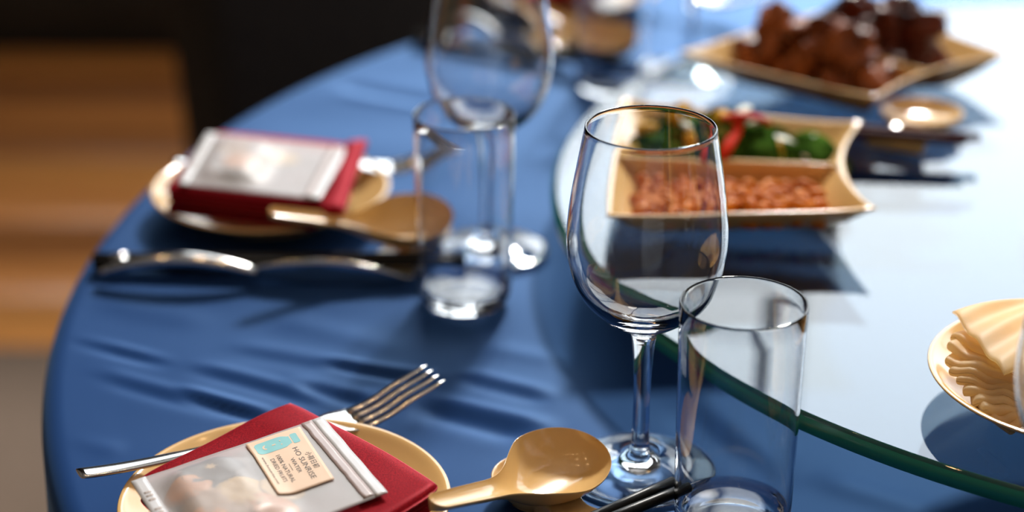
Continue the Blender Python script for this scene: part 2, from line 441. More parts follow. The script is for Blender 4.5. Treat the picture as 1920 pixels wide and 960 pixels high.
def cloth_mesh():
    nd = 34
    nr = 340
    rr = np.linspace(0.004, TR - 0.012, nr)
    ang = np.radians(np.concatenate([np.linspace(95, 290, 640, endpoint=False), np.linspace(290, 455, 150, endpoint=False)]))
    na = len(ang)
    V = [(0, 0, 0.0)]
    for r in rr:
        X = CTR[0] + r * np.cos(ang); Y = CTR[1] + r * np.sin(ang)
        Z = wrinkle(X, Y) * np.clip((TR - 0.012 - r) / 0.03, 0, 1)
        V += list(zip(r * np.cos(ang), r * np.sin(ang), Z))
    for k in range(1, nd + 1):
        if k <= 6:
            t = k / 6 * math.pi / 2
            r = TR - 0.012 + 0.012 * math.sin(t); z = -0.012 * (1 - math.cos(t)); amp = 0
        else:
            q = (k - 6) / (nd - 6)
            z = -0.012 - 0.66 * q
            r = TR + 0.015 * q; amp = 0.04 * min(1, q * 1.4)
        f = r + amp * (0.5 + 0.5 * np.sin(ang * 26 + 1.3 * np.sin(ang * 5))) - amp * 0.3
        V += list(zip(f * np.cos(ang), f * np.sin(ang), np.full(na, z)))
    Fc = [(0, 1 + k, 1 + (k + 1) % na) for k in range(na)]
    for i in range(nr + nd - 1):
        o = 1 + i * na
        for k in range(na):
            k2 = (k + 1) % na
            Fc.append((o + k, o + na + k, o + na + k2, o + k2))
    return mesh(V, Fc)
tag(obj('tablecloth', cloth_mesh(), M_CLOTH, loc=(CTR[0], CTR[1], T - 0.0006)),
    'royal blue satin cloth with soft creases, draped over the round table', 'tablecloth')

def chair(center, rz, label):
    t = tag(empty('dining_chair', (center[0], center[1], 0), rz), label, 'chair', 'dining chairs')
    # local -y faces the table; upholstered down to the floor
    w, d = 0.25, 0.25
    seat = [(-w*.9, -d*.9), (w*.9, -d*.9), (w*.9, d*.9), (-w*.9, d*.9)]
    V, Fc = box(-w, w, -d, d, 0.12, 0.46)
    V = [(x * (0.93 if z < .2 else 1), y * (0.93 if z < .2 else 1), z) for x, y, z in V]
    me = mesh(V, Fc, smooth=False); bev(me, 0.02)
    obj('seat', me, M_CHAIR, t)
    V, Fc = box(-w, w, d - 0.1, d + 0.02, 0.3, 1.0)
    V = [(x, y + (0.09 if z > .5 else 0), z) for x, y, z in V]
    me = mesh(V, Fc, smooth=False); bev(me, 0.025)
    obj('backrest', me, M_CHAIR, t)
    for sx in (-1, 1):
        for sy in (-1, 1):
            V, Fc = box(sx*w*.84 - .022, sx*w*.84 + .022, sy*d*.84 - .022, sy*d*.84 + .022, 0.002, 0.14)
            obj('leg', mesh(V, Fc, smooth=False), M_BLACK, t)
    return t
def bev(me, w, seg=3):
    import bmesh
    bm = bmesh.new(); bm.from_mesh(me)
    bmesh.ops.bevel(bm, geom=bm.edges[:], offset=w, segments=seg, affect='EDGES', profile=0.5)
    bm.to_mesh(me); bm.free()
    me.polygons.foreach_set('use_smooth', [True] * len(me.polygons)); me.update()
chair((-0.02, 2.12), math.radians(38), 'dark brown upholstered chair at the far place setting, behind the table edge')

# ------------------------------------------------------------------ lazy susan
GT = 0.045                   # upper face of the turntable glass above the cloth
SUS = np.array([0.460, 1.165]); SR = 0.435
sus = tag(empty('lazy_susan', (SUS[0], SUS[1], T)), 'round plate glass turntable with green edge in the middle of the table', 'turntable')
gp = [(0, GT - 0.010), (SR - 0.0025, GT - 0.010), (SR - 0.0008, GT - 0.0095), (SR, GT - 0.0082), (SR, GT - 0.0042), (SR - 0.0008, GT - 0.0025), (SR - 0.0028, GT - 0.0004), (SR - 0.0036, GT), (0, GT)]
eb = obj('edge_band', mesh(*lathe([(SR - 0.0006, GT - 0.0096), (SR + 0.0002, GT - 0.0083), (SR + 0.0002, GT - 0.0042), (SR - 0.0006, GT - 0.0026), (SR - 0.0034, GT + 0.00003)], 256)),
    mat('ground_green_edge', (0.014, 0.20, 0.14), rough=0.2, spec=0.5), sus); eb['label'] = 'dark green ground edge'
gm = mesh(*lathe(gp, 256)); 
gm.polygons.foreach_set('use_smooth', [abs(p.normal.z) < 0.99 for p in gm.polygons])
obj('glass_disc', gm, M_PLATEGLASS, sus)
obj('bearing', mesh(*lathe([(0, 0.002), (0.13, 0.002), (0.13, 0.012), (0.115, 0.018), (0.115, GT - 0.0105), (0, GT - 0.0105)], 64)), M_STEEL, sus)

# ------------------------------------------------------------------ tableware builders
def lathe_part(name, pts, ma, parent, seg=72):
    return obj(name, mesh(*lathe(pts, seg)), ma, parent)
_wine = {}
def wine_glass(loc, label):
    t = tag(empty('wine_glass', loc), label, 'wine glass', 'wine glasses')
    if not _wine:
        outer = spline([(0.0058, 0.0745), (0.0068, 0.0785), (0.0105, 0.0820), (0.0170, 0.0858), (0.0250, 0.0918), (0.0325, 0.1010), (0.0372, 0.1125), (0.0394, 0.1255),
                        (0.0393, 0.1375), (0.0378, 0.1520), (0.0350, 0.1690), (0.0318, 0.1868)], 7)
        inner = spline([(0.0306, 0.1868), (0.0338, 0.1690), (0.0366, 0.1520), (0.0381, 0.1375), (0.0382, 0.1255), (0.0360, 0.1130), (0.0312, 0.1022), (0.0235, 0.0942),
                        (0.0150, 0.0898), (0.0075, 0.0878), (0, 0.0873)], 7)
        rimp = [(0.0317, 0.1876), (0.0312, 0.1879), (0.0307, 0.1876)]
        _wine['bowl'] = mesh(*lathe([tuple(p) for p in outer] + rimp + [(max(0, p[0]), p[1]) for p in inner], 96))
        stem = spline([(0.0060, 0.0125), (0.0050, 0.0150), (0.0045, 0.0200), (0.0043, 0.0300), (0.0042, 0.0420), (0.0045, 0.0540), (0.0051, 0.0660), (0.0058, 0.0745)], 5)
        _wine['stem'] = mesh(*lathe([tuple(p) for p in stem], 40))
        foot = [(0, 0.0012), (0.030, 0.0012), (0.0345, 0.0006), (0.0375, 0.0004), (0.0385, 0.0009), (0.0386, 0.0016), (0.0378, 0.0022)] + \
               [tuple(p) for p in spline([(0.0360, 0.0026), (0.0280, 0.0042), (0.0190, 0.0062), (0.0120, 0.0082), (0.0085, 0.0102), (0.0060, 0.0125)], 6)]
        _wine['foot'] = mesh(*lathe(foot, 96))
        for v in _wine.values(): v.materials.append(M_GLASS)
    for n in ('bowl', 'stem', 'foot'):
        obj(n, _wine[n], None, t)
    return t
_tumb = {}
def tumbler(loc, label):
    t = tag(empty('tumbler', loc), label, 'tumbler', 'tumblers')
    if not _tumb:
        h = 0.1215
        outer = spline([(0.0262, 0.0035), (0.0279, 0.0075), (0.0284, 0.0130), (0.0286, 0.02), (0.0292, 0.06), (0.0300, h - 0.0012)], 6)
        rimp = [(0.0299, h - 0.0004), (0.0295, h), (0.0290, h - 0.0004)]
        inner = spline([(0.0288, h - 0.0012), (0.0279, 0.06), (0.0272, 0.02), (0.0262, 0.0125), (0.0225, 0.0098)], 6)
        _tumb['wall'] = mesh(*lathe([tuple(p) for p in outer] + rimp + [tuple(p) for p in inner], 96))
        _tumb['base'] = [mesh(*lathe([(0.0225, 0.0098), (0.016, 0.0090), (0.008, 0.0086), (0, 0.0085)], 72)),
                         mesh(*lathe([(0, 0.0022), (0.012, 0.0018), (0.019, 0.0008), (0.0225, 0.0004), (0.0245, 0.0012), (0.0262, 0.0035)], 96))]
        a, b = _tumb['base']
        va = [v.co[:] for v in a.vertices]; vb = [v.co[:] for v in b.vertices]
        V, Fc = join([(va, [tuple(p.vertices) for p in a.polygons]), (vb, [tuple(p.vertices) for p in b.polygons])])
        _tumb['base'] = mesh(V, Fc)
        for v in _tumb.values(): v.materials.append(M_GLASS)
    obj('wall', _tumb['wall'], None, t); obj('base', _tumb['base'], None, t)
    return t
_plate = {}
def plate(loc, label, group='cream plates'):
    t = tag(empty('plate', loc), label, 'plate', group)
    if not _plate:
        top = spline([(0.0795, 0.0195), (0.0770, 0.0192), (0.0700, 0.0150), (0.0600, 0.0098), (0.0520, 0.0075), (0.040, 0.0068), (0.02, 0.0066), (0, 0.0066)], 5)
        bot = spline([(0, 0.0028), (0.03, 0.0028), (0.042, 0.0026), (0.0445, 0.0006), (0.047, 0.0006), (0.049, 0.0030), (0.0580, 0.0062), (0.0700, 0.0125), (0.0780, 0.0172), (0.0798, 0.0186)], 5)
        _plate['dish'] = mesh(*lathe([(max(0, p[0]), p[1]) for p in bot] + [(0.0800, 0.0190)] + [(max(0, p[0]), p[1]) for p in top], 112))
        _plate['dish'].materials.append(M_CREAM)
    obj('dish', _plate['dish'], None, t)
    return t

def spoon_mesh():
    L = 0.118
    def w(x):   # half width
        if x < 0.040:
            e = min(1, x / 0.006); return (0.0054 + 0.0012 * x / 0.040) * math.sqrt(max(0.0, 1 - (1 - e) ** 2)) + 1e-5
        if x < 0.088:
            t = (x - 0.040) / 0.048; t = t ** 1.35; t = t * t * (3 - 2 * t); return 0.0066 * (1 - t) + 0.0242 * t
        t = (x - 0.088) / (L - 0.088)
        return 0.0242 * math.sqrt(max(0.0, 1 - t ** 2.15)) + 1e-5
    def rimz(x):
        if x < 0.066:
            t = 1 - x / 0.066; return 0.0160 + 0.0175 * t ** 1.3 * (1.25 - 0.25 * t)
        return 0.0160 + 0.0012 * ((x - 0.066) / (L - 0.066)) ** 2
    def depth(x):
        if x < 0.042: return 0.0030
        t = min(1, (x - 0.042) / 0.036); t = t * t * (3 - 2 * t)
        d = 0.0030 * (1 - t) + 0.0136 * t
        e = max(0, (x - 0.088) / (L - 0.088)); return d * math.sqrt(max(0.0, 1 - e ** 3.2)) + 0.0002
    def X(u): return L * (0.5 - 0.5 * math.cos(math.pi * u)) if True else L * u
    def sec(v):   # flattened bowl section: steep sides and a flat floor
        return 1 - abs(v) ** 2.6
    def top(u, v):
        x = X(u); s = 2 * v - 1
        s = math.sin(s * math.pi / 2)
        lip = 0.0006 * (1 - abs(s) ** 8)
        return (x, -w(x) * s, rimz(x) - depth(x) * sec(s))
    def bot(u, v):
        x = X(u); s = 2 * v - 1
        s = math.sin(s * math.pi / 2)
        return (x, -w(x) * s * 1.0, rimz(x) - 0.0013 - (depth(x) + 0.0012) * (1 - abs(s) ** 3.2))
    V, Fc = shell(72, 26, top, bot)
    return [(x, y, z) for x, y, z in V], [tuple(reversed(f)) for f in Fc]
_spoon = mesh(*spoon_mesh()); _spoon.materials.append(M_CREAM)
_sm = _spoon
def spoon(loc, heading, pitch, roll, label, group='cream soup spoons', k=(1.0, 1.0, 1.0)):
    o = obj('soup_spoon', _spoon, None); o.scale = k
    o.rotation_euler = (Matrix.Rotation(heading, 4, 'Z') @ Matrix.Rotation(pitch, 4, 'Y') @ Matrix.Rotation(roll, 4, 'X')).to_euler()
    # loc is where the handle end sits
    o.location = Vector(loc) - o.rotation_euler.to_matrix() @ Vector((0, 0, 0.0335 * k[2]))
    return tag(o, label, 'spoon', group)

_rest = {}
def spoon_rest(loc, heading, label):
    """round shallow dish with a flared arm (local +x) that carries the chopsticks"""
    t = tag(empty('spoon_rest', loc, heading), label, 'spoon rest', 'cream spoon rests')
    if not _rest:
        top = [(0.0245, 0.0135), (0.0235, 0.0136), (0.0205, 0.0100), (0.015, 0.0066), (0.008, 0.0055), (0, 0.0053)]
        bot = [(0, 0.0008), (0.014, 0.0008), (0.0165, 0.0022), (0.0215, 0.0085), (0.0245, 0.0128)]
        _rest['dish'] = mesh(*lathe([tuple(p) for p in spline(bot, 5)] + [(max(0, p[0]), p[1]) for p in spline(top, 5)], 64))
        def hw(x):
            t = (x - 0.012) / 0.036
            return 0.0165 - 0.0065 * math.sin(math.pi * min(1, t * 1.15) ** 0.9) * (1 if t < .87 else 1) + 0.004 * max(0, t - .5) 
        def topf(u, v):
            x = 0.016 + 0.032 * u; s = 2 * v - 1; ww = hw(x)
            z = 0.0122 - 0.0022 * math.sin(math.pi * min(1, max(0, (u - .1) / .9))) + 0.0012 * abs(s) ** 3
            e = max(0, (abs(s) - .8) / .2); e2 = max(0, (u - .85) / .15)
            return (x, ww * s, z - 0.002 * (e ** 2) - 0.002 * e2 ** 2)
        def botf(u, v):
            x = 0.016 + 0.032 * u; s = 2 * v - 1; ww = hw(x)
            return (x - 0.001 * u, ww * s * 0.88, 0.0012)
        V, Fc = shell(18, 16, topf, botf)
        _rest['chopstick_arm'] = mesh(V, Fc)
        for v in _rest.values(): v.materials.append(M_CREAM)
    obj('dish', _rest['dish'], None, t); obj('chopstick_arm', _rest['chopstick_arm'], None, t)
    return t

def fork_meshes():
    L = 0.196
    def zc(x):
        # handle arches a little, neck dips, tines curve up to the tips
        if x < 0.125: t = x / 0.125; return 0.0012 * math.sin(math.pi * t) + 0.0068 * (1 - t) ** 3.5
        t = (x - 0.125) / (L - 0.125)
        return -0.0035 * math.sin(math.pi * min(1, t * 1.35)) + 0.012 * max(0, t - 0.28) ** 1.6 / 0.72 ** 1.6
    def hw(x):
        if x < 0.09: return 0.0052 * math.sqrt(max(0, 1 - max(0, 1 - (x + .0025) / 0.006) ** 2)) * (1 - 0.42 * (x / 0.09))
        if x < 0.118: return 0.00302
        t = min(1, (x - 0.118) / 0.024); t = t * t * (3 - 2 * t)
        return 0.00302 * (1 - t) + 0.0122 * t
    def th(x): return 0.0013 if x < 0.11 else 0.00085
    x1 = 0.150
    def top(u, v):
        x = x1 * u; s = 2 * v - 1
        return (x, -hw(x) * s, zc(x) + th(x) * (1 - 0.55 * s * s) - (0.0012 * (1 - s * s) if x > .13 else 0) )
    def bot(u, v):
        x = x1 * u; s = 2 * v - 1
        return (x, -hw(x) * s, zc(x) - th(x) * (1 - 0.55 * s * s) - (0.0012 * (1 - s * s) if x > .13 else 0))
    V, Fc = shell(50, 8, top, bot)
    body = mesh(V, [tuple(reversed(f)) for f in Fc])
    tines = []
    for k in range(4):
        yc = (k - 1.5) * 0.00645
        path = [(x1 - 0.001 + (L - x1 + 0.001) * i / 12, yc * (1 + 0.04 * i / 12), zc(x1 + (L - x1) * i / 12) - 0.0003) for i in range(13)]
        rad = [0.0026 - 0.0012 * (i / 12) ** 2 for i in range(13)]
        rad[-1] = 0.0007
        tines.append(mesh(*tube(path, rad, 10, flat=(1, 0.55))))
    for me in [body] + tines: me.materials.append(M_STEEL)
    return body, tines
_fork = fork_meshes()
def fork(loc, heading, pitch, label):
    t = empty('fork', loc)
    t.rotation_euler = (Matrix.Rotation(heading, 4, 'Z') @ Matrix.Rotation(pitch, 4, 'Y')).to_euler()
    tag(t, label, 'fork', 'steel forks')
    obj('handle', _fork[0], None, t)
    for me in _fork[1]: obj('tine', me, None, t)
    return t

def chopstick(a, b, label, ma, group, cap=True):
    """a thick end, b thin end: world points"""
    a, b = Vector(a), Vector(b); L = (b - a).length
    t = empty('chopstick', a)
    t.rotation_euler = (b - a).to_track_quat('X', 'Z').to_euler()
    tag(t, label, 'chopstick', group)
    n = 12
    obj('stick', mesh(*tube([(L * i / n, 0, 0) for i in range(n + 1)], [0.0042 - 0.0015 * i / n for i in range(n + 1)], 12)), ma, t)
    if cap:
        obj('cap', mesh(*tube([(0.012, 0, 0), (0.022, 0, 0)], 0.0045, 14)), M_SILVER, t)
    return t

def knife(a, b, label):
    a, b = Vector(a), Vector(b); d = b - a; L = d.length
    t = empty('table_knife', a, math.atan2(d.y, d.x)); tag(t, label, 'knife', 'steel table knives')
    hl = L * 0.5
    path = [(hl * i / 16, 0, 0.0045 + 0.0125 * math.sin(math.pi * (0.06 + 0.86 * i / 16)) ** 0.8) for i in range(17)]
    rad = [0.0032 + 0.0016 * math.sin(math.pi * i / 16) for i in range(17)]
    obj('handle', mesh(*tube(path, rad, 14, flat=(1.25, 0.9))), M_STEEL, t)
    zs = path[-1][2]
    def prof(u):
        x = hl * 0.985 + (L - hl * 0.985) * u
        zt = zs + 0.0030 + 0.0075 * math.sin(math.pi * min(1, u * 0.9 + 0.05)) - 0.008 * u ** 3
        zb = zs - 0.004 + (0.0005 - zs + 0.004) * min(1, u * 3.2) + 0.0062 * max(0, (u - .72) / .28) ** 2
        return x, max(zt, zb + 0.0006), zb
    def side(sg):
        def f(u, v):
            x, zt, zb = prof(u); z = zb + (zt - zb) * v
            return (x, sg * (0.0002 + 0.0010 * v), z)
        return f
    obj('blade', mesh(*shell(26, 5, side(-1), side(1))), M_STEEL, t)
    return t

def napkin(quad, z0, layers, label, seed=0, extra=None):
    """a folded napkin: layers of cloth stacked over the quad a, b, c, d"""
    c = np.mean([q[:2] for q in quad], axis=0); off = np.array([c[0], c[1], 0.0])
    parts = []
    z = z0
    for k, (t, inset, dx, dy) in enumerate(layers):
        q = [c + (np.array(p[:2]) - c) * (1 - inset) + np.array([dx, dy]) for p in quad]
        parts.append(shift(pillow(q, z + t / 2, t, min(0.006, t * 0.9), n=16, wob=0.0014, seed=seed + k * 0.31, corner=0.05), off))
        z += t * 0.86
    if extra:
        for e in extra: parts.append(shift(e, off))
    o = obj('napkin', mesh(*join(parts)), M_NAPKIN, loc=(c[0], c[1], T))
    return tag(o, label, 'napkin', 'folded burgundy napkins'), z

# ------------------------------------------------------------------ sachet of dried fruit
def text_mesh(s, size, align='CENTER', shear=0.0):
    cu = bpy.data.curves.new('txt', 'FONT'); cu.body = s; cu.size = size; cu.align_x = align; cu.align_y = 'CENTER'
    cu.resolution_u = 3; cu.extrude = 0.00002 / max(size, 1e-6) * size; cu.shear = shear
    o = bpy.data.objects.new('txt', cu); COL.objects.link(o)
    dg = bpy.context.evaluated_depsgraph_get(); dg.update()
    me = bpy.data.meshes.new_from_object(o.evaluated_get(dg))
    bpy.data.objects.remove(o); bpy.data.curves.remove(cu)
    return me
def outline_prism(pts, z0, z1):
    n = len(pts)
    V = [(x, y, z0) for x, y in pts] + [(x, y, z1) for x, y in pts]
    Fc = [tuple(range(n, 2 * n)), tuple(reversed(range(n)))] + [(i, (i+1) % n, n + (i+1) % n, n + i) for i in range(n)]
    return V, Fc

def sachet(quad, z0, label, fruits, seed=0, bulge=0.0075, seal_first='b'):
    """flat pouch; quad a, b, c, d: a-d and b-c are the long sides, the a-b end carries the torn-off seal, d-c the stamped one"""
    c = np.mean([q[:2] for q in quad], axis=0)
    t = tag(empty('dried_fruit_sachet', (c[0], c[1], T)), label, 'snack packet', 'sachets on the napkins')
    off = np.array([c[0], c[1], 0.0])
    def height(u, v):      # v = 0 at the a-b seal, 1 at the d-c seal
        e = min(1, max(0, (v - 0.36) / 0.24)) * min(1, max(0, (0.93 - v) / 0.12))
        e *= min(1, u / 0.2) * min(1, (1 - u) / 0.2)
        e = e * e * (3 - 2 * e)
        p = quad_pt(quad, u, v)
        wr = 0.0006 * noise.noise(Vector((p[0] * 60 + seed, p[1] * 60, 3.1 + seed))) + 0.0002 * noise.noise(Vector((p[0] * 190 + seed, p[1] * 190, 1.3)))
        ends = 0.0002 * math.sin(u * 21 + seed) * (max(0, 1 - v / 0.12) + max(0, 1 - (1 - v) / 0.08))
        return e * bulge, wr * (0.35 + e) + ends
    NU, NV = 36, 56
    def top(i, j):
        p = quad_pt(quad, i, j); h, w = height(i, j)
        return (p[0] - off[0], p[1] - off[1], z0 + 0.0008 + h * 0.8 + w)
    def bot(i, j):
        p = quad_pt(quad, i, j); h, w = height(i, j)
        return (p[0] - off[0], p[1] - off[1], z0 + 0.0003 + w * 0.3)
    V, Fc = shell(NU, NV, top, bot)
    a, b, d = [np.array(quad[k][:2], float) for k in (0, 1, 3)]
    if (b - a)[0] * (d - a)[1] - (b - a)[1] * (d - a)[0] < 0: Fc = [tuple(reversed(f)) for f in Fc]
    obj('film', mesh(V, Fc), M_FILM, t)
    # heat seals: strips lying on the film
    def strip(name, v0, v1, u0, u1, ma, lift, ragged=0.0):
        n = 30
        def f(u, v):
            uu = u0 + (u1 - u0) * u; vv = v0 + (v1 - v0) * v
            if ragged and v > .5: vv += ragged * noise.noise(Vector((uu * 14, seed, 0)))
            p = quad_pt(quad, uu, vv); h, w = height(uu, vv)
            return (p[0] - off[0], p[1] - off[1], z0 + 0.0008 + h * 0.8 + w + lift)
        g = lambda u, v: tuple(np.array(f(u, v)) - [0, 0, 0.00012])
        V, Fc = shell(n, 3, f, g)
        if (b - a)[0] * (d - a)[1] - (b - a)[1] * (d - a)[0] < 0: Fc = [tuple(reversed(q)) for q in Fc]
        return obj(name, mesh(V, Fc), ma, t)
    strip('seal', 0.0, 0.062, 0, 1, M_SEAL, 0.00025)
    strip('seal', 0.93, 1.0, 0, 1, M_SEAL, 0.00025)
    o = strip('zip_band', 0.062, 0.118, 0.0, 0.98, M_SEALBAND, 0.0003, ragged=0.006); o['label'] = 'greyish rose sealing band'
    for u0 in (0.16, 0.20, 0.25, 0.36, 0.40, 0.44, 0.56, 0.60, 0.64):
        strip('date_stamp', 0.945, 0.978, u0, u0 + 0.018, M_STAMP, 0.00040)
    # dried fruit seen through the film
    for (u, v, r, kind, rz) in fruits:
        p = quad_pt(quad, u, v)
        n = 40; pts = []
        for k in range(n):
            an = 2 * math.pi * k / n
            rr = r * (1 + (0.13 * math.cos(5 * an + rz) if kind == 'flower' else 0.10 * noise.noise(Vector((math.cos(an) * 1.7, math.sin(an) * 1.7, u * 9 + v * 5)))))
            pts.append((rr * math.cos(an), rr * math.sin(an)))
        loc = (p[0] - off[0], p[1] - off[1])
        Aq = np.array(quad[0][:2], float); inv = np.linalg.inv(np.c_[np.array(quad[1][:2]) - Aq, np.array(quad[3][:2]) - Aq])
        def press_in(pts_, lift):     # slices hug the inner face of the film
            rings = [[(x * k_, y * k_) for x, y in pts_] for k_ in (1, .7, .35)] + [[(0, 0)]]
            V, idx = [], []
            for rg in rings:
                idx.append(list(range(len(V), len(V) + len(rg))))
                for x, y in rg:
                    cx = x * math.cos(rz) - y * math.sin(rz); cy_ = x * math.sin(rz) + y * math.cos(rz)
                    uu, vv = inv @ (np.array(p[:2]) + (cx, cy_) - Aq)
                    h, w = height(min(1, max(0, uu)), min(1, max(0, vv)))
                    V.append((x, y, z0 + 0.0008 + h * 0.8 + w + lift))
            Fc = []; m_ = len(pts_)
            for r0, r1 in zip(idx[:-2], idx[1:-1]):
                for i in range(m_): Fc.append((r0[i], r0[(i+1) % m_], r1[(i+1) % m_], r1[i]))
            for i in range(m_): Fc.append((idx[-2][i], idx[-2][(i+1) % m_], idx[-1][0]))
            nb = len(V)
            V += [(x, y, z - 0.00018) for x, y, z in V]
            Fc += [tuple(reversed([nb + i for i in f])) for f in Fc]
            Fc += [(idx[0][(i+1) % m_], idx[0][i], nb + idx[0][i], nb + idx[0][(i+1) % m_]) for i in range(m_)]
            return mesh(V, Fc)
        fr = obj('fruit_slice', press_in(pts, -0.00030), FRUIT[kind], t, loc=(loc[0], loc[1], 0), rot=(0, 0, rz))
        fr['label'] = {'flower': 'grey flower shaped slice', 'orange': 'orange dried slice', 'tan': 'tan dried slice', 'yellow': 'yellow dried slice'}[kind]
        if kind == 'flower':
            st = []
            for k in range(14):
                rr = r * (0.24 if k % 2 == 0 else 0.10); an = math.pi * k / 7
                st.append((rr * math.cos(an), rr * math.sin(an)))
            obj('star_core', press_in(st, -0.00016), FRUIT['core'], fr)
    return t, height, off, z0
FRUIT = {'flower': mat('grey_fruit', (0.07, 0.07, 0.10), rough=0.6), 'orange': mat('orange_fruit', (0.80, 0.30, 0.02), rough=0.5),
         'tan': mat('tan_fruit', (0.50, 0.27, 0.11), rough=0.6), 'yellow': mat('yellow_fruit', (0.78, 0.50, 0.14), rough=0.6), 'core': mat('fruit_core', (0.85, 0.62, 0.35), rough=0.6)}

# ------------------------------------------------------------------ place setting in front
p1 = P(535, 930, 0.0195)
plate((p1[0], p1[1], T + 0.0003), 'cream plate at the front, under the napkin and sachet with the printed sticker')
FZ = 0.0215
fa, fb = P(150, 911, FZ), P(822, 734, FZ)
fork((fa[0], fa[1], T + FZ), math.atan2(fb[1] - fa[1], fb[0] - fa[0]), 0.0, 'steel fork lying across the front plate under the burgundy napkin')
NZ = 0.0240
na, nb, nc = P(545, 752, .036), P(836, 920, .034), P(243, 912, .034)
nd = nb + nc - na
N1 = [na, nb, nd, nc]
_, z1 = napkin(N1, NZ, [(0.0055, 0.012, 0.000, 0.0), (0.0050, 0.03, 0.001, 0.001), (0.0055, 0.0, 0.0, 0.0)], 'burgundy satin napkin folded square under the sachet with the printed sticker', seed=2)
SZ = z1 + 0.0028
sa, sb, sd = P(605, 784, SZ), P(727, 926, SZ), P(246, 906, SZ)
sc = sb + sd - sa
S1 = [sa, sb, sc, sd]
t1, H1, off1, zz1 = sachet(S1, SZ, 'translucent sachet of dried fruit with a peach sticker on the front napkin',
    [(0.235, 0.665, 0.0150, 'flower', 0.4), (0.36, 0.81, 0.011, 'orange', 1.0), (0.60, 0.60, 0.014, 'yellow', 2.0), (0.75, 0.73, 0.013, 'tan', 0.3),
     (0.80, 0.52, 0.012, 'orange', 0.9), (0.56, 0.78, 0.012, 'tan', 2.2), (0.72, 0.82, 0.010, 'orange', 2.0), (0.62, 0.42, 0.011, 'yellow', 0.2)], seed=1.0)
# sticker: corners seen in the photo, laid on the film
SK = [P(460, 828, SZ + .003), P(561.6, 794.7, SZ + .003), P(627, 892.7, SZ + .003), P(525, 919.5, SZ + .003)]
o3 = SK[0][:2]
ux = (SK[2][:2] - SK[1][:2]); SWd = np.linalg.norm(ux); ux = ux / SWd       # reading direction
uy = (SK[1][:2] - SK[0][:2]); SHt = np.linalg.norm(uy); uy = uy / SHt       # up in the print
def inv_bilinear(p):
    A = np.array(S1[0][:2]); Bv = np.array(S1[1][:2]) - A; D = np.array(S1[3][:2]) - A
    u, v = np.linalg.solve(np.c_[Bv, D], np.array(p) - A)
    return min(1, max(0, u)), min(1, max(0, v))
def on_film(x, y, lift):
    w_ = o3 + ux * x + uy * y
    h, w = H1(*inv_bilinear(w_))
    return (w_[0] - off1[0], w_[1] - off1[1], zz1 + 0.0008 + h * 0.8 + w + lift)
V, Fc = shell(24, 20, lambda u, v: on_film(u * SWd, v * SHt, 0.0008), lambda u, v: on_film(u * SWd, v * SHt, 0.0005))
stk = obj('sticker', mesh(V, Fc), M_STICKER, t1); stk['label'] = 'peach sticker with teal bottle emblem and printed words'
def press(me, cx, cyy, lift):
    """bend flat print onto the sticker"""
    for v in me.vertices:
        v.co = on_film(cx + v.co.x, cyy + v.co.y, lift + v.co.z)
    me.update(); return me
def word(s, cx, cyy, width, size, bold=0.0):
    me = text_mesh(s, size)
    xs = [v.co.x for v in me.vertices]
    k = width / (max(xs) - min(xs))
    for v in me.vertices: v.co.x *= k
    me.materials.clear(); me.materials.append(M_INK)
    return obj('lettering', press(me, cx, cyy, 0.00088), None, stk)
print('sticker', SWd, SHt)
H_ = SHt; W_ = SWd
word('小荷日初', W_ * 0.60, H_ * 0.850, W_ * 0.29, H_ * 0.12)
word('HO SUNRISE', W_ * 0.60, H_ * 0.705, W_ * 0.57, H_ * 0.135)
word('WATER', W_ * 0.60, H_ * 0.560, W_ * 0.26, H_ * 0.10)
obj('printed_rule', press(mesh(*outline_prism([(-W_*.06, -.00009), (W_*.06, -.00009), (W_*.06, .00009), (-W_*.06, .00009)], 0, .00004), smooth=False), W_ * .60, H_ * .470, .00088), M_INK, stk)
word('100% NATURAL', W_ * 0.59, H_ * 0.375, W_ * 0.49, H_ * 0.105)
word('DRIED FRUITS', W_ * 0.59, H_ * 0.255, W_ * 0.42, H_ * 0.105)
word('www.hosunrise.com', W_ * 0.57, H_ * 0.125, W_ * 0.50, H_ * 0.07)
# the bottle emblem: body, cap and face, upright in the print
bx, by, bh = W_ * 0.165, H_ * 0.10, H_ * 0.80
BW = W_ * 0.74
def flat_print(pts, ma, lift, name='emblem'):
    # fan triangulation from the centre keeps the print bendable
    c0 = np.mean(pts, axis=0); V = [(c0[0], c0[1], 0)] + [(x, y, 0) for x, y in pts]; n = len(pts)
    me = mesh(V, [(0, 1 + i, 1 + (i + 1) % n) for i in range(n)], smooth=False)
    return obj(name, press(me, 0, 0, lift), ma, stk)
def ring_pts(cx, cyy, rx, ry, n=14): return [(cx + rx * math.cos(2*math.pi*k/n), cyy + ry * math.sin(2*math.pi*k/n)) for k in range(n)]
HB = [(0.0, .095), (.015, .118), (.05, .132), (.10, .138), (.30, .14), (.55, .14), (.63, .132), (.70, .108), (.745, .088), (.78, .085)]
ys = np.linspace(0, .78, 27); ws = np.interp(ys, [p_[0] for p_ in HB], [p_[1] for p_ in HB])
V = [(bx + BW * w_ * (c_ / 4 - 1), by + y_ * bh, 0) for y_, w_ in zip(ys, ws) for c_ in range(9)]
me = mesh(V, [(r_ * 9 + c_, r_ * 9 + c_ + 1, r_ * 9 + c_ + 10, r_ * 9 + c_ + 9) for r_ in range(26) for c_ in range(8)], smooth=False)
obj('emblem', press(me, 0, 0, 0.00088), M_TEAL, stk)
flat_print([(bx + x * BW, by + y * bh) for x, y in [(-.10, .81), (.10, .81), (.115, .84), (.115, .93), (.10, .96), (-.10, .96), (-.115, .93), (-.115, .84)]], M_TEAL, 0.00088)
